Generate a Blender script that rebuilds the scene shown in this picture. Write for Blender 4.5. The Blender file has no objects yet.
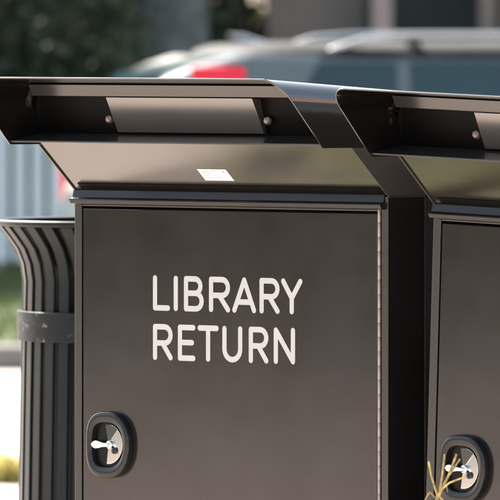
import bpy, bmesh, math, random
from mathutils import Vector, Matrix
R = math.radians
random.seed(7)
S = bpy.context.scene
COL = S.collection

# ------------------------------------------------------------------ frame of the place
TH = R(42)
RX = Vector((math.cos(TH), math.sin(TH), 0))        # along the street
DX = Vector((-math.sin(TH), math.cos(TH), 0))       # across the street, away from the viewer
CAM = -DX * 16.875 + RX * 0.0375 + Vector((0, 0, 1.5))
GZ = -0.09                                          # pavement level
def at(u, v, z=0.0):
    p = CAM + RX * u + DX * v
    return Vector((p.x, p.y, z))

# ------------------------------------------------------------------ materials
def new_mat(name):
    m = bpy.data.materials.new(name); m.use_nodes = True
    nt = m.node_tree; nt.nodes.clear()
    out = nt.nodes.new('ShaderNodeOutputMaterial')
    b = nt.nodes.new('ShaderNodeBsdfPrincipled')
    nt.links.new(b.outputs[0], out.inputs[0])
    return m, nt, b, out
def N(nt, t, **kw):
    n = nt.nodes.new(t)
    for k, v in kw.items(): setattr(n, k, v)
    return n
def ramp(nt, fac, stops):
    r = N(nt, 'ShaderNodeValToRGB')
    el = r.color_ramp.elements
    while len(el) < len(stops): el.new(0.5)
    for e, (p, c) in zip(el, stops):
        e.position = p; e.color = (c[0], c[1], c[2], 1)
    nt.links.new(fac, r.inputs[0]); return r
def noise(nt, scale, detail=4, rough=.55, coord='Object', stretch=None):
    tc = N(nt, 'ShaderNodeTexCoord')
    n = N(nt, 'ShaderNodeTexNoise'); n.inputs['Scale'].default_value = scale
    n.inputs['Detail'].default_value = detail; n.inputs['Roughness'].default_value = rough
    src = tc.outputs[coord]
    if stretch:
        mp = N(nt, 'ShaderNodeMapping'); mp.inputs['Scale'].default_value = stretch
        nt.links.new(src, mp.inputs[0]); src = mp.outputs[0]
    nt.links.new(src, n.inputs['Vector']); return n
def bump(nt, b, h, strength, dist=.01):
    n = N(nt, 'ShaderNodeBump'); n.inputs['Strength'].default_value = strength
    n.inputs['Distance'].default_value = dist
    nt.links.new(h, n.inputs['Height']); nt.links.new(n.outputs[0], b.inputs['Normal'])
def simple(name, col, rough=.6, metal=0., var=.25, scale=6., spec=.5, bumps=0., bscale=40.):
    m, nt, b, o = new_mat(name)
    n = noise(nt, scale)
    lo = [c * (1 - var) for c in col]; hi = [min(1, c * (1 + var)) for c in col]
    r = ramp(nt, n.outputs[0], [(.3, lo), (.7, hi)])
    nt.links.new(r.outputs[0], b.inputs['Base Color'])
    b.inputs['Roughness'].default_value = rough; b.inputs['Metallic'].default_value = metal
    b.inputs['Specular IOR Level'].default_value = spec
    if bumps:
        nb = noise(nt, bscale, 6); bump(nt, b, nb.outputs[0], bumps)
    return m
def paint(name, base, rough, ior, peel=.03, dust=.05, scratch=1., spec=.5, scuffs=(), dent=0.):
    """dark semi-gloss powder coat with fine orange peel, dust specks and a few scuffs"""
    m, nt, b, o = new_mat(name)
    n1 = noise(nt, 5, 6, .65)
    r1 = ramp(nt, n1.outputs[0], [(.35, base), (.75, [c + dust * .35 for c in base])])
    sp = noise(nt, 260, 2, .5)
    r2 = ramp(nt, sp.outputs[0], [(.70, (0, 0, 0)), (.80, (1, 1, 1))])
    mx = N(nt, 'ShaderNodeMix', data_type='RGBA'); mx.inputs[7].default_value = (.16, .145, .13, 1)
    mul = N(nt, 'ShaderNodeMath', operation='MULTIPLY'); mul.inputs[1].default_value = dust * 8
    nt.links.new(r2.outputs[0], mul.inputs[0]); nt.links.new(mul.outputs[0], mx.inputs[0])
    nt.links.new(r1.outputs[0], mx.inputs[6])
    last = mx.outputs[2]
    if scratch:
        k9 = .35 * float(scratch)
        s = noise(nt, 16, 5, .6, stretch=(1, 1, .12))
        w = noise(nt, 2.3, 3)
        rs = ramp(nt, s.outputs[0], [(.66, (0, 0, 0)), (.70, (1, 1, 1))])
        rw = ramp(nt, w.outputs[0], [(.55, (0, 0, 0)), (.75, (k9, k9, k9))])
        mm = N(nt, 'ShaderNodeMath', operation='MULTIPLY')
        nt.links.new(rs.outputs[0], mm.inputs[0]); nt.links.new(rw.outputs[0], mm.inputs[1])
        m2 = N(nt, 'ShaderNodeMix', data_type='RGBA'); m2.inputs[7].default_value = (.11, .098, .088, 1)
        nt.links.new(mm.outputs[0], m2.inputs[0]); nt.links.new(last, m2.inputs[6]); last = m2.outputs[2]
    for c_, rad_, sc_, th_, col_ in scuffs:      # chalky rub marks with a place of their own
        tc = N(nt, 'ShaderNodeTexCoord'); mp = N(nt, 'ShaderNodeMapping'); mp.vector_type = 'POINT'
        mp.inputs['Scale'].default_value = [1 / q for q in rad_]; mp.inputs['Location'].default_value = [-p_ / q for p_, q in zip(c_, rad_)]
        nt.links.new(tc.outputs['Object'], mp.inputs[0])
        ln_ = N(nt, 'ShaderNodeVectorMath', operation='LENGTH'); nt.links.new(mp.outputs[0], ln_.inputs[0])
        ra = ramp(nt, ln_.outputs['Value'], [(.3, (1, 1, 1)), (1., (0, 0, 0))])
        nn = noise(nt, sc_, 5, .65); oi = N(nt, 'ShaderNodeObjectInfo'); va = N(nt, 'ShaderNodeVectorMath', operation='ADD')
        nt.links.new(tc.outputs['Object'], va.inputs[0]); nt.links.new(oi.outputs['Location'], va.inputs[1]); nt.links.new(va.outputs[0], nn.inputs['Vector']); rb = ramp(nt, nn.outputs[0], [(th_, (0, 0, 0)), (th_ + .07, (1, 1, 1))])
        mm = N(nt, 'ShaderNodeMath', operation='MULTIPLY'); nt.links.new(ra.outputs[0], mm.inputs[0]); nt.links.new(rb.outputs[0], mm.inputs[1])
        m3 = N(nt, 'ShaderNodeMix', data_type='RGBA'); m3.inputs[7].default_value = (*col_, 1)
        nt.links.new(mm.outputs[0], m3.inputs[0]); nt.links.new(last, m3.inputs[6]); last = m3.outputs[2]
    b.inputs['Specular IOR Level'].default_value = spec
    nt.links.new(last, b.inputs['Base Color'])
    rn = noise(nt, 9, 5, .6)
    mr = N(nt, 'ShaderNodeMapRange'); mr.inputs[3].default_value = rough * .85; mr.inputs[4].default_value = rough * 1.2
    nt.links.new(rn.outputs[0], mr.inputs[0]); nt.links.new(mr.outputs[0], b.inputs['Roughness'])
    b.inputs['IOR'].default_value = ior
    if peel:
        p = noise(nt, 420, 2); bump(nt, b, p.outputs[0], peel, .002)
    if dent:      # pressed sheet is never quite flat
        p = noise(nt, 4.5, 2, .4); bump(nt, b, p.outputs[0], 1, dent)
    return m

M = {}
M['door'] = paint('door paint', (.0075, .0054, .0042), .14, 1.56, 0, .028, .3, dent=.00035)
M['frame'] = paint('frame paint', (.006, .0052, .0046), .22, 1.62, .03, .012)
M['hood'] = paint('hood paint', (.005, .0042, .0038), .13, 2.0, .010, .006, scuffs=(((-.374, -.124, 1.362), (.03, .010, .034), 55, .46, (.085, .074, .066)), ((-.374, -.20, 1.372), (.03, .06, .02), 260, .70, (.25, .22, .20))), dent=.0004)
M['drip'] = paint('drip rail paint', (.006, .0055, .005), .2, 1.36, .02, .012)
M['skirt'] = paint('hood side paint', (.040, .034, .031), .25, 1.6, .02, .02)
M['floor'] = paint('chute floor dust and reflection', (.022, .021, .021), .22, 1.6, .02, .08)  # dust tone, lightened to stand in for a reflection on the floor
M['strip'] = paint('header strip paint', (.010, .0085, .0075), .2, 1.68, .01, .012, False, scuffs=(((-.09, -.14, 1.372), (.09, .05, .02), 150, .53, (.035, .03, .027)), ((-.33, -.14, 1.372), (.045, .05, .03), 30, .30, (.01, .008, .008))))
M['panel'] = paint('chute paint', (.012, .0095, .008), .16, 1.9, .006, .02, False, dent=.0006)
M['flap'] = paint('flap coating', (.05, .043, .038), .22, 2.3, .02, .02, False)
M['body'] = paint('side paint', (.018, .017, .018), .35, 1.45, .03, .02)
M['matte'] = simple('black rubbery coating', (.0035, .0032, .003), .40, 0, .3, 20, .06)
M['edge'] = simple('worn trim paint', (.035, .03, .027), .3, 0, .3, 40)
M['white'] = simple('white vinyl', (.415, .415, .405), .55, 0, .03, 30)
M['paper'] = simple('sticker paper', (.82, .80, .78), .5, 0, .03, 60)
M['ink'] = simple('faded grey print', (.42, .41, .41), .6, 0, .1, 60)
M['redink'] = simple('red print', (.50, .24, .18), .6, 0, .1, 60)
M['chrome'] = simple('chrome', (.60, .60, .60), .10, 1, .05, 30)
M['steel'] = simple('hinge steel', (.30, .245, .21), .5, .7, .06, 90)
M['ring'] = paint('latch bezel coating', (.006, .006, .0062), .20, 1.42, .01, .01, False)
M['dish'] = simple('latch recess', (.004, .004, .004), .3, 0, .1, 30, .15)
M['concrete'] = None
# concrete paving, warm, with joints and stains
m, nt, b, o = new_mat('concrete paving')
n1 = noise(nt, .8, 8, .6); r1 = ramp(nt, n1.outputs[0], [(.3, (.42, .335, .285)), (.7, (.52, .43, .375))])
n2 = noise(nt, 60, 4, .6); r2 = ramp(nt, n2.outputs[0], [(.35, (.8, .8, .8)), (.65, (1.1, 1.1, 1.1))])
mx = N(nt, 'ShaderNodeMix', data_type='RGBA', blend_type='MULTIPLY'); mx.inputs[0].default_value = 1
nt.links.new(r1.outputs[0], mx.inputs[6]); nt.links.new(r2.outputs[0], mx.inputs[7])
tc = N(nt, 'ShaderNodeTexCoord'); bk = N(nt, 'ShaderNodeTexBrick'); bk.offset = 0
bk.inputs['Scale'].default_value = 1; bk.inputs['Brick Width'].default_value = 1.8; bk.inputs['Row Height'].default_value = 1.8
bk.inputs['Mortar Size'].default_value = .008
bk.inputs['Color1'].default_value = (1, 1, 1, 1); bk.inputs['Color2'].default_value = (.95, .95, .95, 1); bk.inputs['Mortar'].default_value = (.35, .33, .3, 1)
nt.links.new(tc.outputs['Object'], bk.inputs[0])
mx2 = N(nt, 'ShaderNodeMix', data_type='RGBA', blend_type='MULTIPLY'); mx2.inputs[0].default_value = 1
nt.links.new(mx.outputs[2], mx2.inputs[6]); nt.links.new(bk.outputs[0], mx2.inputs[7])
nt.links.new(mx2.outputs[2], b.inputs['Base Color']); b.inputs['Roughness'].default_value = .85
bump(nt, b, n2.outputs[0], .3)
M['concrete'] = m
M['kerb'] = simple('kerb stone', (.20, .19, .18), .85, 0, .2, 8, .3, .3, 60)
M['soil'] = simple('lawn soil', (.05, .058, .028), .95, 0, .35, 1.2, .2, .4, 30)
M['tar'] = simple('dark street dirt', (.07, .075, .05), .95, 0, .3, .3, .2)
M['fence'] = simple('white fence boards', (.72, .76, .735), .6, 0, .06, 2)
M['canmetal'] = paint('bin steel coating', (.010, .0135, .0145), .34, 1.45, .05, .012, spec=.10, scuffs=(((0, 0, .75), (1, 1, .8), 90, .70, (.14, .14, .13)),))
M['band'] = paint('weathered bin band', (.010, .0135, .0145), .40, 1.45, .3, .03, spec=.06, scuffs=(((0, 0, .93), (1, 1, .4), 70, .605, (.22, .22, .21)),))
M['liner'] = simple('bin liner plastic', (.006, .006, .006), .6)
M['stalk'] = simple('dry stalk', (.46, .33, .12), .7, 0, .6, 60, .5, .5, 200)
M['carpaint'] = simple('pale blue silver car paint', (.085, .11, .115), .09, 0, .03, 2)
M['carglass'] = simple('tinted car glass', (.014, .034, .040), .05, 0, .1, 2, .6)
M['lamp'] = simple('red lamp plastic', (.62, .018, .035), .15, 0, .08, 12)
M['tyre'] = simple('tyre rubber', (.02, .02, .02), .8)
M['rim'] = simple('alloy rim', (.5, .5, .5), .3, 1)
M['trim'] = simple('black car trim', (.02, .02, .022), .5)
M['rail'] = simple('satin silver rail', (.36, .37, .38), .35, .7, .05)
M['bark'] = simple('grey bark', (.15, .168, .152), .9, 0, .4, 9, .2, .6, 14)
M['house'] = simple('taupe house siding', (.30, .25, .215), .8, 0, .1, 3)
M['stone'] = simple('pale pink stone', (.62, .47, .43), .8, 0, .15, 6)
M['darkdoor'] = simple('dark grey door paint', (.17, .195, .19), .6, 0, .15, 3)
M['roof'] = simple('dark roof shingles', (.06, .055, .05), .9, 0, .3, 8)
def leafmat(name, lo, hi, tr=.35, scale=1.3):
    m, nt, b, o = new_mat(name)
    n = noise(nt, scale, 5, .7); r = ramp(nt, n.outputs[0], [(.3, lo), (.7, hi)])
    nt.links.new(r.outputs[0], b.inputs['Base Color']); b.inputs['Roughness'].default_value = .55
    t = N(nt, 'ShaderNodeBsdfTranslucent'); nt.links.new(r.outputs[0], t.inputs[0])
    mx = N(nt, 'ShaderNodeMixShader'); mx.inputs[0].default_value = tr
    nt.links.new(b.outputs[0], mx.inputs[1]); nt.links.new(t.outputs[0], mx.inputs[2])
    nt.links.new(mx.outputs[0], o.inputs[0]); return m
M['leaf'] = leafmat('tree leaves', (.020, .045, .028), (.055, .090, .045), .3)
M['shrubleaf'] = leafmat('dark shrub leaves', (.014, .034, .020), (.11, .12, .06), .22, 3)
M['yellowleaf'] = leafmat('yellow green shrub leaves', (.06, .06, .018), (.10, .09, .03), .3, 3)
M['weedleaf'] = leafmat('weed leaves', (.13, .17, .04), (.24, .26, .09), .35, 8)
M['grass'] = leafmat('lawn blades', (.045, .085, .022), (.095, .125, .035), .3, 1.5)
M['drygrass'] = leafmat('yellow dry blades', (.34, .30, .07), (.46, .40, .14), .35, 8)

# ------------------------------------------------------------------ mesh helpers
def link(name, me, mat, parent=None):
    o = bpy.data.objects.new(name, me); COL.objects.link(o)
    for mm in (mat if isinstance(mat, (list, tuple)) else [mat]): me.materials.append(mm)
    if parent: o.parent = parent
    return o
class MB:
    def __init__(self): self.bm = bmesh.new(); self.mi = 0
    def _f(self, vs):
        try:
            f = self.bm.faces.new(vs); f.material_index = self.mi
        except ValueError: pass
    def box(self, x0, x1, y0, y1, z0, z1):
        v = [self.bm.verts.new((x, y, z)) for x in (x0, x1) for y in (y0, y1) for z in (z0, z1)]
        for q in ((0, 1, 3, 2), (4, 6, 7, 5), (0, 4, 5, 1), (2, 3, 7, 6), (0, 2, 6, 4), (1, 5, 7, 3)):
            self._f([v[i] for i in q])
        return self
    def prism(self, prof, x0, x1):
        """profile of (y, z) points extruded along x"""
        a = [self.bm.verts.new((x0, y, z)) for y, z in prof]; c = [self.bm.verts.new((x1, y, z)) for y, z in prof]
        n = len(prof)
        self._f(a); self._f(c[::-1])
        for i in range(n): self._f([a[i], a[(i + 1) % n], c[(i + 1) % n], c[i]][::-1])
        return self
    def loft(self, rings, close=True, caps=True):
        rs = [[self.bm.verts.new(p) for p in r] for r in rings]
        n = len(rs[0])
        for a, c in zip(rs, rs[1:]):
            for i in range(n if close else n - 1):
                self._f([a[i], a[(i + 1) % n], c[(i + 1) % n], c[i]])
        if caps and close: self._f(rs[0][::-1]); self._f(rs[-1])
        return self
    def tube(self, pts, rad, seg=8, caps=True):
        pts = [Vector(p) for p in pts]
        rr = rad if isinstance(rad, (list, tuple)) else [rad] * len(pts)
        rings = []; up = None
        for i, p in enumerate(pts):
            t = (pts[min(i + 1, len(pts) - 1)] - pts[max(i - 1, 0)]).normalized()
            if up is None: up = t.orthogonal().normalized()
            up = (up - t * up.dot(t)).normalized(); s = t.cross(up)
            rings.append([p + (up * math.cos(2 * math.pi * k / seg) + s * math.sin(2 * math.pi * k / seg)) * rr[i] for k in range(seg)])
        return self.loft(rings, True, caps)
    def lathe(self, prof, seg=32, c=(0, 0, 0), axis='z'):
        rings = []
        for r, h in prof:
            ring = []
            for k in range(seg):
                a = 2 * math.pi * k / seg; x, y = r * math.cos(a), r * math.sin(a)
                p = {'z': (x, y, h), 'y': (x, h, y), 'x': (h, x, y)}[axis]
                ring.append(Vector(p) + Vector(c))
            rings.append(ring)
        return self.loft(rings)
    def build(self, name, mat, parent=None, smooth=None, bevel=0, seg=2):
        bmesh.ops.recalc_face_normals(self.bm, faces=self.bm.faces[:])
        me = bpy.data.meshes.new(name); self.bm.to_mesh(me); self.bm.free()
        if smooth is not None:
            for p in me.polygons: p.use_smooth = True
            me.set_sharp_from_angle(angle=R(smooth))
        o = link(name, me, mat, parent)
        if bevel:
            md = o.modifiers.new('bevel', 'BEVEL'); md.width = bevel; md.segments = seg; md.limit_method = 'ANGLE'; md.angle_limit = R(35)
            md.harden_normals = False
        return o
def tag(o, label=None, cat=None, group=None, kind=None):
    if label: o['label'] = label
    if cat: o['category'] = cat
    if group: o['group'] = group
    if kind: o['kind'] = kind
    return o
def empty(name, loc, rz=0., label=None, cat=None, group=None):
    o = bpy.data.objects.new(name, None); COL.objects.link(o)
    o.location = loc; o.rotation_euler = (0, 0, rz); o.empty_display_size = .2
    return tag(o, label, cat, group)
def copy_tree(o, parent=None):
    c = o.copy(); COL.objects.link(c)
    if parent: c.parent = parent
    for ch in [x for x in bpy.data.objects if x.parent == o]: copy_tree(ch, c)
    return c

# ------------------------------------------------------------------ the return box
W = .3775; TOP = 1.3985; CH = 1.276; RC = .040; BACK = .62
def yf(z): return -.172 - (z - CH) * .99
def strokes(mb, lines, hw, y, step):
    """flat rounded strokes; each one its own thin film, a hair above the last"""
    k = 0
    for pl in lines:
        yy = y - k * step; k += 1
        n = len(pl)
        def nrm(a, c):
            d = (c[0] - a[0], c[1] - a[1]); l = math.hypot(*d) or 1; return (-d[1] / l, d[0] / l)
        L, Rr = [], []
        for i, p in enumerate(pl):
            if i == 0: q = nrm(pl[0], pl[1]); s = 1
            elif i == n - 1: q = nrm(pl[-2], pl[-1]); s = 1
            else:
                a = nrm(pl[i - 1], p); c = nrm(p, pl[i + 1]); q = (a[0] + c[0], a[1] + c[1]); l = math.hypot(*q); q = (q[0] / l, q[1] / l)
                s = 1 / max(.5, q[0] * a[0] + q[1] * a[1])
            L.append((p[0] + q[0] * hw * s, p[1] + q[1] * hw * s)); Rr.append((p[0] - q[0] * hw * s, p[1] - q[1] * hw * s))
        def capp(p, q):
            a0 = math.atan2(p[1] - q[1], p[0] - q[0])
            return [(q[0] + hw * math.cos(a0 - t * math.pi / 10), q[1] + hw * math.sin(a0 - t * math.pi / 10)) for t in range(1, 10)]
        out = L + capp(L[-1], pl[-1]) + Rr[::-1] + capp(Rr[0], pl[0])
        f = [mb.bm.verts.new((x, yy, z)) for x, z in out]; bk_ = [mb.bm.verts.new((x, y + .0004, z)) for x, z in out]
        # strip fill
        m_ = len(L); nc = 9
        fl = f[:m_]; fc = f[m_:m_ + nc]; fr = f[m_ + nc:2 * m_ + nc][::-1]; fs = f[2 * m_ + nc:]
        for i in range(m_ - 1): mb._f([fl[i], fl[i + 1], fr[i + 1], fr[i]])
        mb._f([fl[-1]] + fc + [fr[-1]]); mb._f([fr[0]] + fs + [fl[0]])
        for i in range(len(f)): mb._f([f[i], f[(i + 1) % len(f)], bk_[(i + 1) % len(f)], bk_[i]])
def arc(cx, cz, rx, rz, a0, a1, n=12):
    return [(cx + rx * math.cos(R(a0 + (a1 - a0) * i / n)), cz + rz * math.sin(R(a0 + (a1 - a0) * i / n))) for i in range(n + 1)]
def glyph(ch, x0, x1, z0, z1):
    w, h = x1 - x0, z1 - z0
    if ch == 'L': return [[(x0, z1), (x0, z0), ], [(x0, z0), (x1, z0)]]
    if ch == 'I': return [[(x0, z1), (x0, z0)]]
    if ch in 'BR':
        zm = z0 + h * (.52 if ch == 'B' else .47)
        rr = (z1 - zm) / 2
        top = [(x0, z1)] + arc(x1 - rr - (.003 if ch == 'B' else 0), zm + rr, rr, rr, 90, -90) + [(x0, zm)]
        if ch == 'B':
            r2 = (zm - z0) / 2
            return [[(x0, z0), (x0, z1)], top, [(x0, zm)] + arc(x1 - r2, z0 + r2, r2, r2, 90, -90) + [(x0, z0)]]
        return [[(x0, z0), (x0, z1)], top, [(x0 + w * .48, zm), (x1, z0)]]
    if ch == 'A':
        xm = (x0 + x1) / 2; t = .27
        return [[(x0, z0), (xm, z1)], [(xm, z1), (x1, z0)], [(x0 + (xm - x0) * t, z0 + h * t), (x1 - (x1 - xm) * t, z0 + h * t)]]
    if ch == 'Y':
        xm = (x0 + x1) / 2; zm = z0 + h * .44
        return [[(x0, z1), (xm, zm)], [(xm, zm), (x1, z1)], [(xm, zm), (xm, z0)]]
    if ch == 'E': return [[(x0, z0), (x0, z1)], [(x0, z1), (x1, z1)], [(x0, z0), (x1, z0)], [(x0, z0 + h * .51), (x1 - w * .1, z0 + h * .51)]]
    if ch == 'T': xm = (x0 + x1) / 2; return [[(x0, z1), (x1, z1)], [(xm, z1), (xm, z0)]]
    if ch == 'U': r = w / 2; return [[(x0, z1)] + arc(x0 + r, z0 + r, r, r, 180, 360, 16) + [(x1, z1)]]
    if ch == 'N': return [[(x0, z0), (x0, z1)], [(x0, z1), (x1, z0)], [(x1, z0), (x1, z1)]]

def superell(cx, cz, a, c, n, k=64, nl=None):
    out = []
    for i in range(k):
        t = 2 * math.pi * i / k; ct, st = math.cos(t), math.sin(t)
        e_ = 2 / (nl if nl and ct < 0 else n)
        out.append((cx + a * math.copysign(abs(ct) ** e_, ct), cz + c * math.copysign(abs(st) ** e_, st)))
    return out

def make_box():
    root = empty('return_box', (0, 0, 0), 0, 'dark brown metal book return box standing level with its white lettering in full view', 'return box', 'book return boxes in a row')
    # cabinet
    MB().box(-.372, .372, .1002, BACK, 0, 1.1895).build('cabinet', M['body'], root, bevel=.002)
    MB().box(-.35, .35, .03, .60, -.14, -.0005).build('base', M['kerb'], root, bevel=.004)
    f = MB()
    f.box(-W, -.3600, 0, .1, 0, 1.1895); f.box(.3615, W, 0, .1, 0, 1.1895)
    f.box(-.3598, .3613, .001, .1, 0, .10); f.box(-.3598, .3613, .001, .1, 1.1632, 1.1895)
    f.build('door_frame', M['frame'], root, bevel=.0012)
    door = MB().box(-.3572, .3515, .0005, .022, .1035, 1.1590).build('door', M['door'], root, bevel=.0015)
    # lettering
    mb = MB(); K = 1 / 1086.; X0 = -.1845 - 58 * K; hw = .0050
    def row(word, spans, zt, zb):
        i = 0
        for ch, (a, c) in zip(word, spans):
            for g in glyph(ch, X0 + a * K + hw, X0 + c * K - hw, zb + hw, zt - hw):
                strokes(mb, [g], hw, -.00005 - (i % 7) * .00002, 0); i += 1
    row('LIBRARY', [(58, 103), (113, 126), (140, 192), (206, 261), (267, 329), (338, 390), (394, 449)], 1.0410, .9775)
    row('RETURN', [(58, 110), (124, 170), (176, 231), (241, 293), (310, 361), (375, 430)], .9535, .8885)
    mb.build('lettering', M['white'], door)
    # piano hinge
    h = MB(); z = .11
    while z < 1.150:
        h.lathe([(.00275, z), (.0030, z + .0003), (.0030, z + .0246), (.00275, z + .0249)], 12, (.3566, .0005, 0)); z += .0252
    h.build('hinge', M['steel'], root, smooth=40)
    # latch
    cx, cz = -.2860, .7325
    lat = MB()
    rings = []
    for (a, c, n, nl, y) in ((.0525, .0600, 2.25, 3.0, 0), (.0525, .0600, 2.25, 3.0, -.0105), (.0512, .0586, 2.25, 3.0, -.0130), (.0485, .0560, 2.25, 3.0, -.0142), (.0405, .0440, 2.3, 3.3, -.0130), (.0383, .0412, 2.3, 3.4, -.0118), (.0368, .0396, 2.3, 3.4, -.003)):
        rings.append([(x, y, z) for x, z in superell(cx, cz, a, c, n, nl=nl)])
    lat.loft(rings, True, False)
    latch = lat.build('latch', M['ring'], root, smooth=50)
    d = MB(); d.loft([[(x, y, z) for x, z in superell(cx, cz, .0365, .0393, 2.3, nl=3.4)] for y in (.0002, -.0028)])
    d.build('recess', M['dish'], latch)
    def sector(a0, a1, tilt, name, mt):   # polished facets of the lock plate, raked up or down
        p = MB(); n = 10; px, pz = cx - .002, cz + .001
        out = [(px, pz)] + [(px + .0365 * math.cos(R(a0 + (a1 - a0) * q / n)), pz + .0358 * math.sin(R(a0 + (a1 - a0) * q / n))) for q in range(n + 1)]
        p.loft([[(x, -.0031, z) for x, z in out], [(x, -.0068 + (z - pz) * tilt - (x - cx) * .05, z) for x, z in out]])
        return p.build(name, mt, latch, bevel=.0006)
    sector(47, -97, .01, 'lock_plate', M['chrome'])
    sector(104, 49, .028, 'lock_plate', M['chrome'])
    MB().lathe([(.0062, -.0060), (.0062, -.0106), (.0050, -.0112), (.0001, -.0112)], 20, (cx + .015, 0, cz - .010), 'y').build('key_cylinder', M['ring'], latch, smooth=40)
    t = MB()
    prof = [(-.0355, .0030), (-.0345, .0068), (-.0310, .0092), (-.0250, .0098), (-.0170, .0080), (-.0080, .0058), (.0000, .0052), (.0060, .0050)]
    t.loft([[(cx + x, -.0110 + .0045 * math.sin(2 * math.pi * k / 12) - .004 * (1 - abs(x) * 20), cz + .85 * r * math.cos(2 * math.pi * k / 12)) for k in range(12)] for x, r in prof])
    t.lathe([(.0078, -.0062), (.0078, -.0125), (.0068, -.0136), (.0001, -.0138)], 20, (cx + .0050, 0, cz + .0005), 'y')
    t.build('handle', M['chrome'], latch, smooth=50)
    MB().box(cx + .0142, cx + .0158, -.0116, -.0108, cz - .0145, cz - .0055).build('keyhole', M['dish'], latch)

    # drip rail and dark closing strip under the chute panel
    MB().prism([(.003, 1.1935), (-.0005, 1.1925), (-.0040, 1.1787), (-.0122, 1.1768), (-.0132, 1.1745), (-.0088, 1.1678), (-.0002, 1.1655)], -W - .0022, W - .008).build('drip_rail', M['drip'], root, bevel=.0006)
    # hood: one folded sheet, rounded at its upper corners, its mouth cut on a slant
    sec = [(-W, CH), (-W, CH + .03), (-W, CH + .06)]
    sec += [(-W + RC - RC * math.cos(R(a)), TOP - RC + RC * math.sin(R(a))) for a in range(0, 91, 10)]
    sec += [(x, TOP) for x in (-.2, 0, .2)]
    sec += [(-x, z) for x, z in sec[:12][::-1]]
    rings = []
    for j in range(9):
        ring = []
        for x, z in sec:
            y = yf(z) + (BACK - yf(z)) * j / 8
            ring.append((x, y, z - (z - CH) / (TOP - CH) * .062 * (y - yf(z))))
        rings.append(ring)
    hb = MB(); hb.loft(rings, False, False)
    hood = hb.build('hood', M['hood'], root, smooth=30)
    md = hood.modifiers.new('sheet', 'SOLIDIFY'); md.thickness = .003; md.offset = -1
    bv = hood.modifiers.new('rim', 'BEVEL'); bv.width = .0011; bv.segments = 2; bv.limit_method = 'ANGLE'; bv.angle_limit = R(55)
    wn = hood.modifiers.new('flat', 'WEIGHTED_NORMAL'); wn.keep_sharp = True; wn.weight = 100
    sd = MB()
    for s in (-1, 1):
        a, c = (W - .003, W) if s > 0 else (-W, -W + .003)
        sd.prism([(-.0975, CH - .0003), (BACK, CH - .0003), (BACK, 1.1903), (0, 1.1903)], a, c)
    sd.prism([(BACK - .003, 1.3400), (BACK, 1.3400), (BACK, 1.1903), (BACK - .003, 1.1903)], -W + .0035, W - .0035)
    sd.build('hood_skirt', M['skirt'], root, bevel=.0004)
    # chute
    def pq(z, off=0.): return (-(z - 1.1940) / .878 - off * .6595, z - off * .7515)
    pan = MB(); pan.prism([pq(1.2905), pq(1.1925), (.006, 1.1925), (-.100, 1.2925)], -W + .0042, W - .0042)
    panel = pan.build('chute_panel', M['panel'], root)
    st = MB()   # sticker on the panel 
    def on_panel(x, z, off=.0006): q = pq(z, off); return (x, q[0], q[1])
    def quad(x0, x1, z0, z1, off):
        f4 = [st.bm.verts.new(on_panel(x, z, off)) for x, z in ((x0, z0), (x1, z0), (x1, z1), (x0, z1))]
        st._f(f4)
    SX, SZ = -.0355, 1.2345
    quad(SX, SX + .0695, SZ - .0205, SZ, .0006)
    st.mi = 1
    for kx, kz, kw in ((.006, -.0035, .016), (.006, -.0065, .024), (.028, -.0100, .012), (.006, -.0100, .018), (.030, -.0140, .016), (.006, -.0140, .020), (.030, -.0035, .012)):
        quad(SX + kx, SX + kx + kw, SZ + kz - .0011, SZ + kz, .0009)
    st.mi = 2
    quad(SX + .0575, SX + .0605, SZ - .0065, SZ - .0025, .0009)
    st.build('sticker', [M['paper'], M['ink'], M['redink']], panel)
    MB().prism([pq(1.2055, .0018), pq(1.1950, .0018), pq(1.1950, .0002), pq(1.2055, .0002)], -W + .0200, W - .0045).build('closing_strip', M['matte'], root)
    MB().prism([(-.1720, 1.2835), (-.0925, 1.2968), (-.0925, 1.2938), (-.1720, 1.2805)], -W + .0034, W - .0034).build('chute_floor', M['floor'], root, bevel=.0006)
    bp = MB(); bp.loft([[(x, (-.1145 if z > 1.36 else (-.108 if z > 1.33 else -.0925)) + dy, z) for x, z in ((-W + .0036, 1.2972), (W - .0036, 1.2972), (W - .0036, 1.342), (W - .019, 1.3715), (-W + .019, 1.3715), (-W + .0036, 1.342))] for dy in (0, .006)])
    plate = bp.build('back_plate', M['matte'], root)
    MB().prism([(-.1480, 1.3840), (-.1365, 1.3632), (-.1170, 1.3632), (-.1250, 1.3840)], -W + .024, W - .024).build('header_strip', M['strip'], root, bevel=.0008)
    MB().prism([(-.1362, 1.3618), (-.1040, 1.2990), (-.0950, 1.2985), (-.1130, 1.3618)], -.1745, .1775).build('flap', M['flap'], root, bevel=.0008)
    for x in (-.1905, .1900):
        b_ = MB(); b_.lathe([(.0072, .004), (.0072, -.002), (.0058, -.0042), (.0030, -.0052), (.0001, -.0054)], 20, (0, 0, 0), 'y')
        b_.box(-.0052, .0052, -.0062, -.0040, -.0008, .0008)
        o = b_.build('bolt', M['steel'], plate, smooth=35)
        o.location = (x, -.1085 if x < 0 else -.1085, 1.3225); o.rotation_euler = (R(-17), R(35), 0)
    return root
box1 = make_box()
box2 = copy_tree(box1)
box2['label'] = 'dark brown metal book return box tilted to one side behind the dry yellow stalk'
AL = R(2.0)
box2.location = (.8195, 0, -.0265); box2.rotation_euler = (0, AL, 0)

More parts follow.
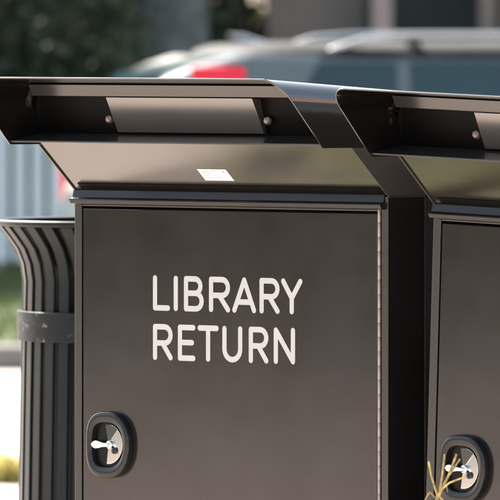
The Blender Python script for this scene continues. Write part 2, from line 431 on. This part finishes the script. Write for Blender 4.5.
# ------------------------------------------------------------------ ground
def sheet(name, pts, z, mat, z2=None):
    mb = MB(); vs = [mb.bm.verts.new((p.x, p.y, z)) for p in pts]; mb._f(vs)
    o = mb.build(name, mat)
    if o.data.polygons[0].normal.z < 0: o.data.flip_normals()
    return tag(o, kind='structure')
sheet('ground', [at(-260, -260), at(260, -260), at(260, 260), at(-260, 260)], GZ - .008, M['tar'])
sheet('pavement', [at(-22, -14), at(70, -14), at(70, 42.9), at(-22, 42.9)], GZ, M['concrete'])
kb = MB(); kr = [(0, GZ - .05), (0, .015), (.02, .023), (.15, .023), (.15, GZ - .05)]
ring = lambda u: [at(u, 42.9 + y, z) for y, z in kr]
kb.loft([ring(-60), ring(60)]); tag(kb.build('kerb', M['kerb']), kind='structure')
sheet('lawn', [at(-60, 43.05), at(60, 43.05), at(60, 110), at(-60, 110)], .018, M['soil'])
# lawn blades, weeds, tufts
def blades(mb, cx, cy, z, n, spread, h, w, rng):
    for _ in range(n):
        a = rng.uniform(0, 6.283); rr = spread * math.sqrt(rng.random())
        x, y = cx + rr * math.cos(a), cy + rr * math.sin(a)
        hh = h * rng.uniform(.5, 1.1); la = rng.uniform(0, 6.283); ln = hh * rng.uniform(.1, .7)
        wa = rng.uniform(0, 6.283); dx, dy = w * math.cos(wa), w * math.sin(wa)
        v = [mb.bm.verts.new(p) for p in ((x - dx, y - dy, z), (x + dx, y + dy, z), (x + dx * .7 + ln * .4 * math.cos(la), y + dy * .7 + ln * .4 * math.sin(la), z + hh * .6),
             (x + ln * math.cos(la), y + ln * math.sin(la), z + hh), (x - dx * .7 + ln * .4 * math.cos(la), y - dy * .7 + ln * .4 * math.sin(la), z + hh * .6))]
        mb._f(v)
rng = random.Random(3)
g = MB()
for i in range(9000):
    p = at(rng.uniform(-4.5, 4.5), rng.uniform(43.1, 58)); blades(g, p.x, p.y, .018, 3, .06, .07, .005, rng)
tag(g.build('grass', M['grass']), 'short green lawn grass behind the kerb', 'grass', kind='stuff')
def tuft(name, x, y, z, n, spread, h, w, mat, label, cat, group=None):
    g = MB(); blades(g, 0, 0, 0, n, spread, h, w, random.Random(int(x * 1000)))
    o = g.build(name, mat); o.location = (x, y, z)
    return tag(o, label, cat, group)
p = at(-.848, 32.4); tuft('dry_tuft', p.x, p.y, GZ, 300, .075, .115, .006, M['drygrass'], 'clump of yellow dry grass growing on the pale pavement beside the bin', 'grass tuft')

# dry stalk in front of the second box
Zs = 15.9; k = 594.
def sp(x, y, dv=0): return at((x - 250) / k, Zs + dv, 1.5 - (y - 20) / k)
root = empty('dry_weed', at(.300, Zs, GZ), 0, 'dry yellow weed stalk forking in front of the tilted return box', 'weed')
inv = Matrix.Translation(-root.location)
def part_tube(name, pts, rads, mat):
    mb = MB(); mb.tube([inv @ q for q in pts], rads, 8); return mb.build(name, mat, root, smooth=60)
part_tube('stem', [at(.300, Zs, GZ), at(.296, Zs, .25), at(.303, Zs, .5), sp(433, 512), sp(438, 497), sp(441.5, 489)], [.0046, .0044, .004, .0035, .0032, .0026], M['stalk'])
for pts, r0 in (([sp(438.5, 498), sp(434.5, 486), sp(431, 474), sp(428.7, 461.5)], .0024), ([sp(439.5, 494), sp(442, 478), sp(443.5, 465), sp(444.8, 454)], .0023),
                ([sp(441, 490), sp(448, 478, .02), sp(453, 466, .03), sp(457, 455, .03)], .0027), ([sp(449.5, 475.5, .02), sp(455, 468, .03), sp(460.3, 460.5, .04)], .0023),
                ([sp(441, 490), sp(449, 482, -.03), sp(456, 478.5, -.05), sp(464, 475, -.07)], .0022), ([sp(439, 496), sp(446, 503, -.02), sp(452, 510, -.03)], .0016)):
    part_tube('branch', pts, [r0 * (.86 - .10 * i) for i in range(len(pts))][:-1] + [r0 * .72], M['stalk'])
for pts, w_ in (([sp(437, 500), sp(430, 492, .01), sp(425.5, 500, .02), sp(424, 512, .02)], .0022), ([sp(441.2, 488), sp(446, 484, -.01), sp(447.5, 492, -.02)], .0014)):
    lb = MB(); pp = [inv @ q for q in pts]; wd = RX * w_
    lb.loft([[p_ - wd * (1 - .28 * i_), p_ + wd * (1 - .28 * i_), p_ + wd * (1 - .28 * i_) + DX * .0005, p_ - wd * (1 - .28 * i_) + DX * .0005] for i_, p_ in enumerate(pp)])
    lb.build('leaf', M['stalk'], root)
# a verge of short olive grass under the boxes and a strip of it in a paving joint
M['verge'] = simple('short dry verge grass', (.29, .295, .14), .95, 0, .4, 26, .1, .5, 90)
def blob(name, x0, x1, y0, y1, jit, seed, z):
    rg = random.Random(seed); pts = []
    for k_ in range(40): pts.append((x0 + (x1 - x0) * k_ / 40, y0 + rg.uniform(-jit, jit)))
    for k_ in range(24): pts.append((x1 + rg.uniform(-jit, jit), y0 + (y1 - y0) * k_ / 24))
    for k_ in range(40): pts.append((x1 + (x0 - x1) * k_ / 40, y1 + rg.uniform(-jit, jit)))
    for k_ in range(24): pts.append((x0 + rg.uniform(-jit, jit), y1 + (y0 - y1) * k_ / 24))
    sheet(name, [Vector((x, y, 0)) for x, y in pts], z, M['verge'])
blob('verge', -.94, 3.2, -.30, 1.75, .03, 4, GZ + .004)
blob('joint_grass', -1.145, -1.045, -.6, 2.2, .02, 8, GZ + .004)
# low green weeds round the feet of the boxes
weeds = MB(); blades(weeds, 0, 0, 0, 200, .085, .05, .005, random.Random(5))
w0 = weeds.build('low_weed', M['weedleaf']); w0.location = (-1.10, -.02, GZ); w0.scale = (.8, 1.1, .8)
tag(w0, 'low green weed growing from the paving beside the return boxes', 'weed', 'low weeds round the return boxes')
for i, (x, y, q) in enumerate(((-.88, .0, .9), (-.72, -.05, .9), (-.60, .04, 1.), (-.50, -.06, .8), (-.42, .02, .9))):
    c = w0.copy(); COL.objects.link(c); c.location = (x, y, GZ); c.rotation_euler = (0, 0, i * 1.3); c.scale = (q, q, q)

# ------------------------------------------------------------------ litter bin
Rb, NB = .262, 40
bc = at(-.194, 18.9, GZ)
can = empty('litter_bin', bc, 0, 'dark grey slatted steel litter bin with flared top rim behind the return box', 'litter bin')
H0 = -GZ
zr = 1.5 - 200 / 500 + H0       # rim height above the pavement
prof = [(Rb + .012, .06), (Rb + .012, .30), (Rb + .008, .60), (Rb, zr - .16), (Rb - .001, zr - .12), (Rb + .004, zr - .085), (Rb + .016, zr - .055), (Rb + .034, zr - .030), (Rb + .050, zr - .010)]
def slat(a, w):
    mb = MB(); ca, sa = math.cos(a), math.sin(a); rings = []
    for r, z in prof:
        f = w * (r / Rb) ** .5
        pts = [(r, -f), (r, f), (r - .007, f), (r - .007, -f)]
        rings.append([(x * ca - y * sa, x * sa + y * ca, z) for x, y in pts])
    mb.loft(rings); return mb
s0 = slat(0, .0132).build('slat', M['canmetal'], can, smooth=40, bevel=.0012, seg=1)
for i in range(1, NB):
    c = s0.copy(); COL.objects.link(c); c.parent = can; c.rotation_euler = (0, 0, 2 * math.pi * i / NB)
MB().lathe([(Rb + .046, zr - .010), (Rb + .056, zr - .0095), (Rb + .060, zr - .005), (Rb + .058, zr + .0015), (Rb + .052, zr + .003), (Rb + .044, zr), (Rb + .046, zr - .010)], 96).build('rim', M['canmetal'], can, smooth=60)
zb = zr - .180
bd = MB(); bd.loft([[(r * math.cos(2 * math.pi * q / 96), r * math.sin(2 * math.pi * q / 96), z) for q in range(140)] for r, z in ((Rb + .0005, zb), (Rb + .0095, zb), (Rb + .0105, zb - .001), (Rb + .0105, zb - .058), (Rb + .0095, zb - .059), (Rb + .0012, zb - .059), (Rb + .0005, zb))], True, False)
bd.build('band', M['band'], can, smooth=40)
MB().lathe([(.10, .02), (Rb + .013, .02), (Rb + .016, .06), (.10, .06)], 64).build('base_ring', M['canmetal'], can, smooth=40)
ln = MB(); ln.loft([[(r * math.cos(2 * math.pi * q / 64), r * math.sin(2 * math.pi * q / 64), z) for q in range(64)] for r, z in ((.03, .07), (Rb - .012, .07), (Rb - .018, zr - .10), (Rb + .008, zr - .045), (Rb + .032, zr - .012), (Rb + .028, zr - .012), (Rb + .004, zr - .045), (Rb - .024, zr - .10), (Rb - .024, .08), (.03, .08))], True, True)
ln.build('liner', M['liner'], can, smooth=50)

# ------------------------------------------------------------------ fence
LZ = .018
fv = 56.4
def ublock(mb, u0, u1, v0, v1, z0, z1, o):
    vs = [mb.bm.verts.new(at(u, v, z) - o) for u in (u0, u1) for v in (v0, v1) for z in (z0, z1)]
    for q in ((0, 1, 3, 2), (4, 6, 7, 5), (0, 4, 5, 1), (2, 3, 7, 6), (0, 2, 6, 4), (1, 5, 7, 3)): mb._f([vs[i] for i in q])
fo = at(-2, fv, LZ)
fence = empty('picket_fence', fo, 0, 'white picket fence in shade at the far side of the lawn', 'fence')
rl = MB(); ublock(rl, -9, 6, fv + .03, fv + .07, .20, .29, fo); rl.build('rail', M['fence'], fence)
rl = MB(); ublock(rl, -9, 6, fv + .03, fv + .07, .80, .89, fo); rl.build('rail', M['fence'], fence)
pk = MB(); o0 = at(0, fv, 0)
prf = [(-.038, LZ + .04), (.038, LZ + .04), (.038, 1.05), (0, 1.09), (-.038, 1.05)]
pk.loft([[at(u, fv + dv, z) - o0 for u, z in prf] for dv in (0, .022)])
p0 = pk.build('picket', M['fence'], fence)
for i in range(96):
    c = p0 if i == 0 else p0.copy()
    if i: COL.objects.link(c); c.parent = fence
    c.location = (at(-8.9 + i * .106, fv, 0) - fo) * 1; c.location.z = -LZ
for u in (-8.95, -6.5, -4.0, -1.5, 1.0, 3.5, 5.95):
    ps = MB(); ublock(ps, u - .05, u + .05, fv + .072, fv + .17, LZ, 1.12, fo); ps.build('post', M['fence'], fence)

# ------------------------------------------------------------------ parked car
yaw = TH + R(10)
e = Vector((math.cos(yaw), math.sin(yaw), 0)); n_ = Vector((-e.y, e.x, 0))
car = empty('parked_car', at(-.36, 39.8, GZ) + e * 1.95 + n_ * .66, yaw, 'pale blue silver estate car with red tail lamps and roof rails parked behind the boxes', 'car')
# local frame: x forward (rear at -2.2), y to the left, z up
def cs(x, hw, zb, zt, k=20, sh=.75):
    pts = []
    for i in range(k):
        t = 2 * math.pi * i / k; ct, st = math.cos(t), math.sin(t)
        y = hw * math.copysign(abs(ct) ** .38, ct); z = (zb + zt) / 2 + (zt - zb) / 2 * math.copysign(abs(st) ** .5, st)
        pts.append((x, y, z))
    return pts
bd = MB()
bd.loft([cs(-2.20, .66, .42, .82), cs(-2.17, .76, .34, .95), cs(-2.08, .83, .26, 1.0), cs(-1.75, .87, .22, 1.0), cs(-1.2, .88, .2, .99), cs(0, .88, .2, .97), cs(.9, .88, .2, .96),
         cs(1.2, .87, .2, .95), cs(1.7, .85, .22, .88), cs(2.05, .78, .26, .78), cs(2.18, .66, .32, .68)])
body = bd.build('body', M['carpaint'], car, smooth=50)
def rear(t): return -2.18 + .20 * max(0, t) + .26 * max(0, t) ** 6
def cab(x0b, x1b, wb, zb_, x0t, x1t, wt, zt, steps=12):
    mb = MB(); rings = []
    for j in range(steps + 1):
        t = j / steps; tt = t
        x0 = rear(t); x1 = x1b + (x1t - x1b) * t; w = wb + (wt - wb) * t ** 1.3; z = zb_ + (zt - zb_) * t
        r = .16; ring = []
        for (cx_, cy_, a0) in ((x1 - r, w - r, 0), (x0 + r, w - r, 90), (x0 + r, -w + r, 180), (x1 - r, -w + r, 270)):
            for q in range(5): a = R(a0 + q * 22.5); ring.append((cx_ + r * math.cos(a), cy_ + r * math.sin(a), z))
        rings.append(ring)
    return mb, rings
mb, rings = cab(-2.17, 1.35, .84, .95, -1.95, .35, .66, 1.44)
mb.loft(rings)
mb.build('cabin', M['carpaint'], car, smooth=60)
rf = MB(); rr = []
for (sx, sy, z) in ((1, 1, 1.432), (.97, .96, 1.462), (.9, .86, 1.484), (.7, .6, 1.496), (.3, .25, 1.499)):
    ring = []
    for i in range(32):
        t = 2 * math.pi * i / 32; ct, st = math.cos(t), math.sin(t)
        ring.append((-.66 + 1.02 * sx * math.copysign(abs(ct) ** .35, ct), .675 * sy * math.copysign(abs(st) ** .35, st), z))
    rr.append(ring)
rf.loft(rr); M['carroof'] = simple('matt black car roof', (.018, .02, .021), .75, 0, .1, 3, .1)
rf.build('roof', M['carroof'], car, smooth=60)
for s in (-1, 1):
    def wall(x, z):   # point on the cabin side, a little outside
        t = (z - .95) / .49; w = .84 + (.66 - .84) * max(0, t) ** 1.3
        return Vector((x, s * (w + .006), z))
    for (xa, xb, ta, tb) in ((-1.58, -.98, -1.29, -.96), (-.92, -.12, -.90, -.12), (-.06, .95, -.06, .30)):
        g = MB(); rows = []
        for j in range(5):
            z = .99 + .42 * j / 4; f = j / 4
            rows.append([wall(xa + (ta - xa) * f, z), wall(xb + (tb - xb) * f, z)])
        g.loft(rows, False, False); o = g.build('side_window', M['carglass'], car)
        md = o.modifiers.new('t', 'SOLIDIFY'); md.thickness = .004; md.offset = 0
    l = MB()   # tall lamp wrapping the rear corner
    lr = []
    for z, inn in ((.78, .16), (.95, .16), (1.10, .13), (1.215, .06), (1.30, .04), (1.395, .02)):
        t = max(0, (z - .95) / .49); xr = rear(t); yc = .84 - .18 * t ** 1.3
        if z < .9: xr, yc = -2.185, .80
        hi = z > 1.2; xs = -1.85 if hi else xr; xe = -1.61 if hi else xr + .30; q = .075 if hi else 0
        lr.append([(xs - .012 + q * .7, s * (yc - inn - .05 + q * .4), z), (xs + .01 + q * .3, s * (yc - .045 + q * .2), z), (xs + .07 - q * .9, s * (yc + .004), z), (xs + .12 - q * .9, s * (yc + .012), z), (xe, s * (yc + .012), z), (xe, s * (yc - .05), z), (xs + .05 + q * .4, s * (yc - inn - .06), z)])
    l.loft(lr)
    l.build('tail_lamp', M['lamp'], car, bevel=.012)
    rail = MB(); rail.tube([(-1.30, s * .62, 1.42), (-1.22, s * .62, 1.465), (-1.08, s * .61, 1.51), (-.9, s * .60, 1.525), (-.2, s * .60, 1.525), (.05, s * .60, 1.50), (.15, s * .60, 1.45)], .0125, 10)
    ro = rail.build('roof_rail', M['rail'], car, smooth=60)
    MB().box(-.90, -.84, s * .60 - .014, s * .60 + .014, 1.44, 1.512).build('rail_foot', M['trim'], ro, bevel=.004)
    for x in (-1.42, 1.28):
        wl = MB(); wl.lathe([(.20, -.10), (.29, -.10), (.315, -.07), (.315, .07), (.29, .10), (.20, .10)], 36, (0, 0, 0), 'y')
        w_ = wl.build('wheel', M['tyre'], car, smooth=40); w_.location = (x, s * .79, .315)
        rm = MB(); rm.lathe([(.205, .075), (.205, .085), (.06, .06), (.001, .055)], 24, (0, 0, 0), 'y'); rr_ = rm.build('rim', M['rim'], w_, smooth=40)
        rr_.rotation_euler = (0, 0, 0 if s > 0 else math.pi)
hw_ = MB(); hw_.loft([[(-2.165, -.58, 1.0), (-2.165, .58, 1.0), (-2.13, .58, 1.0), (-2.13, -.58, 1.0)], [(-2.06, -.54, 1.24), (-2.06, .54, 1.24), (-2.02, .54, 1.24), (-2.02, -.54, 1.24)], [(-1.955, -.50, 1.37), (-1.955, .50, 1.37), (-1.92, .50, 1.37), (-1.92, -.50, 1.37)]])
hw_.build('rear_window', M['carglass'], car)
bp = MB(); bp.loft([cs(-2.24, .62, .34, .54, 16), cs(-2.21, .78, .30, .58, 16), cs(-2.05, .86, .27, .58, 16)]); bp.build('bumper', M['trim'], car, smooth=50)
an = MB(); an.tube([(-1.40, 0, 1.47), (-1.50, 0, 1.51), (-1.56, 0, 1.525)], [.025, .018, .006], 8); an.build('aerial', M['rail'], car, smooth=60)

# ------------------------------------------------------------------ house beyond the fence
ho = at(7, 66, LZ)
house = empty('house', ho, 0, 'taupe house with dark entrance and pale stone pillar beyond the fence', 'house')
def hb(name, mat, u0, u1, v0, v1, z0, z1, parent=house, org=None):
    m_ = MB(); ublock(m_, u0, u1, v0, v1, z0, z1, ho); return m_.build(name, mat, parent, bevel=.01)
hb('wall', M['house'], .12, .80, 65.5, 70, LZ, 3.0)
hb('wall', M['house'], 1.75, 14, 65.5, 70, LZ, 3.0)
hb('wall', M['house'], .12, 14, 70.002, 76, LZ, 3.0)
hb('pillar', M['stone'], .84, .98, 65.2, 65.6, LZ, 3.0)
hb('post', M['house'], 1.58, 1.70, 65.2, 65.45, LZ, 3.0)
hb('beam', M['house'], .12, 14, 65.1, 69.99, 3.003, 3.3)
dr = hb('door', M['darkdoor'], .82, 1.74, 67.0, 67.08, LZ, 2.98)
for u0, u1 in ((2.6, 4.2), (6.2, 7.8), (10, 11.6)):
    wf = hb('window', M['fence'], u0, u1, 65.42, 65.497, 1.0, 2.3); hb('pane', M['carglass'], u0 + .08, u1 - .08, 65.40, 65.417, 1.08, 2.22, wf)
rm = MB(); rm.loft([[at(u, 64.4, 3.31) - ho, at(u, 76.6, 3.31) - ho, at(u, 70.5, 6.2) - ho] for u in (-.4, 14.6)]); rm.build('roof', M['roof'], house)

bo = at(42, 22, GZ)  # unseen building, added so its pink wall mirrors in the hood
bb = empty('unseen_building', bo, 0, 'unseen pink brick building added to the right to tint the hood sides by reflection', 'building')
def bp_(name, mat, u0, u1, v0, v1, z0, z1, parent=bb):
    m_ = MB(); ublock(m_, u0, u1, v0, v1, z0, z1, bo); return m_.build(name, mat, parent, bevel=.02)
M['brick'] = simple('pink brick', (.42, .25, .20), .9, 0, .2, 4)
bp_('wall', M['brick'], 36, 50, 8, 40, GZ, 11); bp_('roof', M['roof'], 35.7, 50.3, 7.7, 40.3, 11.003, 11.4)
for fz in (1.2, 4.6, 8.0):
    for q in range(6):
        wf = bp_('window', M['fence'], 35.93, 35.997, 10.5 + q * 4.8, 12.3 + q * 4.8, fz, fz + 1.9); bp_('pane', M['carglass'], 35.9, 35.927, 10.6 + q * 4.8, 12.2 + q * 4.8, fz + .1, fz + 1.8, wf)

# ------------------------------------------------------------------ trees and shrubs
def leaf_cloud(mb, centres, n, size, rng, flat=1.):
    for _ in range(n):
        c, r = rng.choice(centres)
        while True:
            v = Vector((rng.uniform(-1, 1), rng.uniform(-1, 1), rng.uniform(-1, 1)))
            if .25 < v.length < 1: break
        p = Vector(c) + v * r * (1 if v.z < 0 else flat)
        a = Vector((rng.gauss(0, 1), rng.gauss(0, 1), rng.gauss(0, .6))).normalized()
        b_ = a.orthogonal().normalized(); b_ = (Matrix.Rotation(rng.uniform(0, 6.28), 3, a) @ b_)
        s = size * rng.uniform(.6, 1.35)
        vs = [mb.bm.verts.new(p + a * s * i + b_ * s * .45 * j) for i, j in ((-.9, 0), (-.1, 1), (.9, 0), (-.1, -1))]
        mb._f(vs)
def make_tree(name, H, cr, trunk_r, first, seed, nleaf=4200, leafsize=.17):
    rng = random.Random(seed)
    root = empty(name, (0, 0, 0))
    t = MB(); lean = (rng.uniform(-.2, .2), rng.uniform(-.2, .2))
    pts = [(lean[0] * (z / H) ** 2 * 2, lean[1] * (z / H) ** 2 * 2, z) for z in [H * q / 9 for q in range(8)]]
    t.tube([(0, 0, -.1)] + pts[1:], [trunk_r * 1.25] + [trunk_r * (1 - .11 * q) for q in range(1, 8)], 12)
    centres = []
    for q in range(13):
        a = q * 2.4 + rng.uniform(-.3, .3); z0 = first + (H * .72 - first) * (q / 13); L = cr * rng.uniform(.55, .95) * (1 - .35 * q / 13)
        z1 = z0 + L * rng.uniform(.35, .8)
        base = Vector((0, 0, z0)); tip = Vector((L * math.cos(a), L * math.sin(a), z1)); mid = (base + tip) / 2 + Vector((0, 0, .12 * L))
        t.tube([base, mid, tip], [trunk_r * .35, trunk_r * .22, trunk_r * .08], 7)
        centres += [(tip, cr * rng.uniform(.26, .42)), (mid + Vector((rng.uniform(-.5, .5), rng.uniform(-.5, .5), .4)), cr * rng.uniform(.22, .36))]
    centres += [((rng.uniform(-.8, .8), rng.uniform(-.8, .8), H * .82), cr * .4), ((0, 0, H * .92), cr * .28)]
    t.build('trunk', M['bark'], root, smooth=60)
    c = MB(); leaf_cloud(c, centres, nleaf, leafsize, rng); c.build('crown', M['leaf'], root)
    return root
tA = make_tree('broadleaf_tree', 14, 4.6, .24, 2.6, 11, 6500, .21)
tag(tA, 'grey trunked broadleaf tree standing just left of the car roof beyond the fence', 'tree', 'trees beyond the fence')
tA.location = at(-.49, 62, LZ)
tl = [(-5.4, 63.5, 1.0, 1.0), (-10.5, 65, 1.05, 2.2), (-16, 63, .95, 3.1), (-22, 66, 1.1, 4.0), (5.0, 80, 1.1, 5.2), (-2.8, 72, 1.15, .4), (-8, 75, 1.1, 2.9), (11.5, 82, 1.1, 1.7), (-14, 78, 1.2, 3.7),
      (-27, 60, 1., 1.2), (-3.6, 86, 1.2, 2.), (-18, 90, 1.2, 5.), (2.2, 90, 1.3, .9)]
for i, (u, v, s, rz) in enumerate(tl):
    c = copy_tree(tA); c.location = at(u, v, LZ); c.scale = (s, s, s); c.rotation_euler = (0, 0, rz)
    c['label'] = 'dark green broadleaf tree in the row beyond the white fence'
def make_shrub(name, H, rad, seed, mat, n, size):
    rng = random.Random(seed); root = empty(name, (0, 0, 0)); st = MB(); cs_ = []
    for q in range(11):
        a = q * 2.4; L = rad * rng.uniform(.25, .85); z = H * rng.uniform(.35, .82)
        tip = Vector((L * math.cos(a), L * math.sin(a), z)); st.tube([(0, 0, -.05), tip * .5 + Vector((0, 0, .05)), tip], [.03, .02, .008], 6)
        cs_.append((tip, rad * rng.uniform(.32, .5)))
    cs_.append(((0, 0, H * .3), rad * .6))
    st.build('stem', M['bark'], root); f = MB(); leaf_cloud(f, cs_, n, size, rng); f.build('foliage', mat, root); return root
sA = make_shrub('shrub', 2.2, 1.15, 21, M['shrubleaf'], 5200, .075)
tag(sA, 'dark evergreen shrub behind the white fence', 'shrub', 'dark shrubs behind the fence')
sA.location = at(-1.55, 59.2, LZ)
for i, (u, v, s) in enumerate([(-3.3, 59.4, 1.05), (-5.2, 59.2, 1.), (-.75, 66.0, 1.0), (-7.3, 59.5, 1.1), (-2.4, 61.5, 1.1), (-4.4, 62, 1.15), (-.35, 70.2, 1.2), (-1.3, 69, 1.25), (-3.3, 67.5, 1.3)]):
    c = copy_tree(sA); c.location = at(u, v, LZ); c.scale = (s, s, s); c.rotation_euler = (0, 0, i * 1.9)
for i, (u, v, sc) in enumerate([(-24, 8, 1.2), (-24.5, 11, 1.3), (-24, 13.4, 1.1), (-25, 15.6, 1.35), (-24, 18, 1.25), (-25, 20.6, 1.3), (-27, 9.5, 1.5), (-27.5, 13, 1.5), (-28, 17, 1.6), (-27, 22, 1.5), (-26, 5, 1.4)]):  # unseen hedge, added so the doors mirror something dark
    c = copy_tree(sA); c.location = at(u, v, GZ); c.scale = (sc, sc, sc * .85); c.rotation_euler = (0, 0, i * 1.1)
    c['label'] = 'unseen green hedge shrub added across the pavement to darken the box doors by reflection'; c['group'] = 'unseen hedge shrubs added for the door reflections'
yb = make_shrub('small_shrub', 1.5, .48, 33, M['yellowleaf'], 2600, .045)
tag(yb, 'yellow green shrub in front of the house wall, above the car roof', 'shrub'); yb.location = at(.40, 62.5, LZ); yb.scale = (1.25, 1.25, 1.06)

# ------------------------------------------------------------------ light, sky, camera
hs = (DX * .85 - RX * .5).normalized(); EL = R(40)
to_sun = hs * math.cos(EL) + Vector((0, 0, math.sin(EL)))
sd = bpy.data.lights.new('sun', 'SUN'); sd.energy = 4.6; sd.angle = R(.55); sd.color = (1, .95, .87)
so = bpy.data.objects.new('sun', sd); COL.objects.link(so); so.rotation_euler = to_sun.to_track_quat('Z', 'Y').to_euler(); so.location = (0, 0, 30)
w = bpy.data.worlds.new('World'); S.world = w; w.use_nodes = True; nt = w.node_tree; nt.nodes.clear()
ow = nt.nodes.new('ShaderNodeOutputWorld'); bg = nt.nodes.new('ShaderNodeBackground'); sk = nt.nodes.new('ShaderNodeTexSky')
sk.sky_type = 'NISHITA'; sk.sun_disc = False; sk.sun_elevation = EL; sk.sun_rotation = math.atan2(hs.x, hs.y); sk.dust_density = 2.5; sk.ozone_density = 0; sk.air_density = .8
bg.inputs[1].default_value = .09
hsv = nt.nodes.new('ShaderNodeHueSaturation'); hsv.inputs['Saturation'].default_value = .72; hsv.inputs['Hue'].default_value = .485
nt.links.new(sk.outputs[0], hsv.inputs['Color']); nt.links.new(hsv.outputs[0], bg.inputs[0]); nt.links.new(bg.outputs[0], ow.inputs[0])
cd = bpy.data.cameras.new('camera'); cam = bpy.data.objects.new('camera', cd); COL.objects.link(cam)
cam.location = CAM; PITCH = math.atan(230 / 9450.)
look = DX * math.cos(PITCH) - Vector((0, 0, math.sin(PITCH)))
cam.rotation_euler = look.to_track_quat('-Z', 'Y').to_euler()
cd.sensor_width = 36; cd.lens = 36 * 9450 / 500.; cd.clip_start = .5; cd.clip_end = 800
cd.dof.use_dof = True; cd.dof.focus_distance = 16.80; cd.dof.aperture_fstop = (cd.lens / 1000) / .037; cd.dof.aperture_blades = 0
S.camera = cam
S.render.engine = 'CYCLES'
S.cycles.use_denoising = True
S.cycles.max_bounces = 8; S.cycles.sample_clamp_indirect = 12
S.view_settings.view_transform = 'Standard'; S.view_settings.look = 'None'; S.view_settings.gamma = 1
S.view_settings.use_curve_mapping = False
S.view_settings.exposure = 2.45
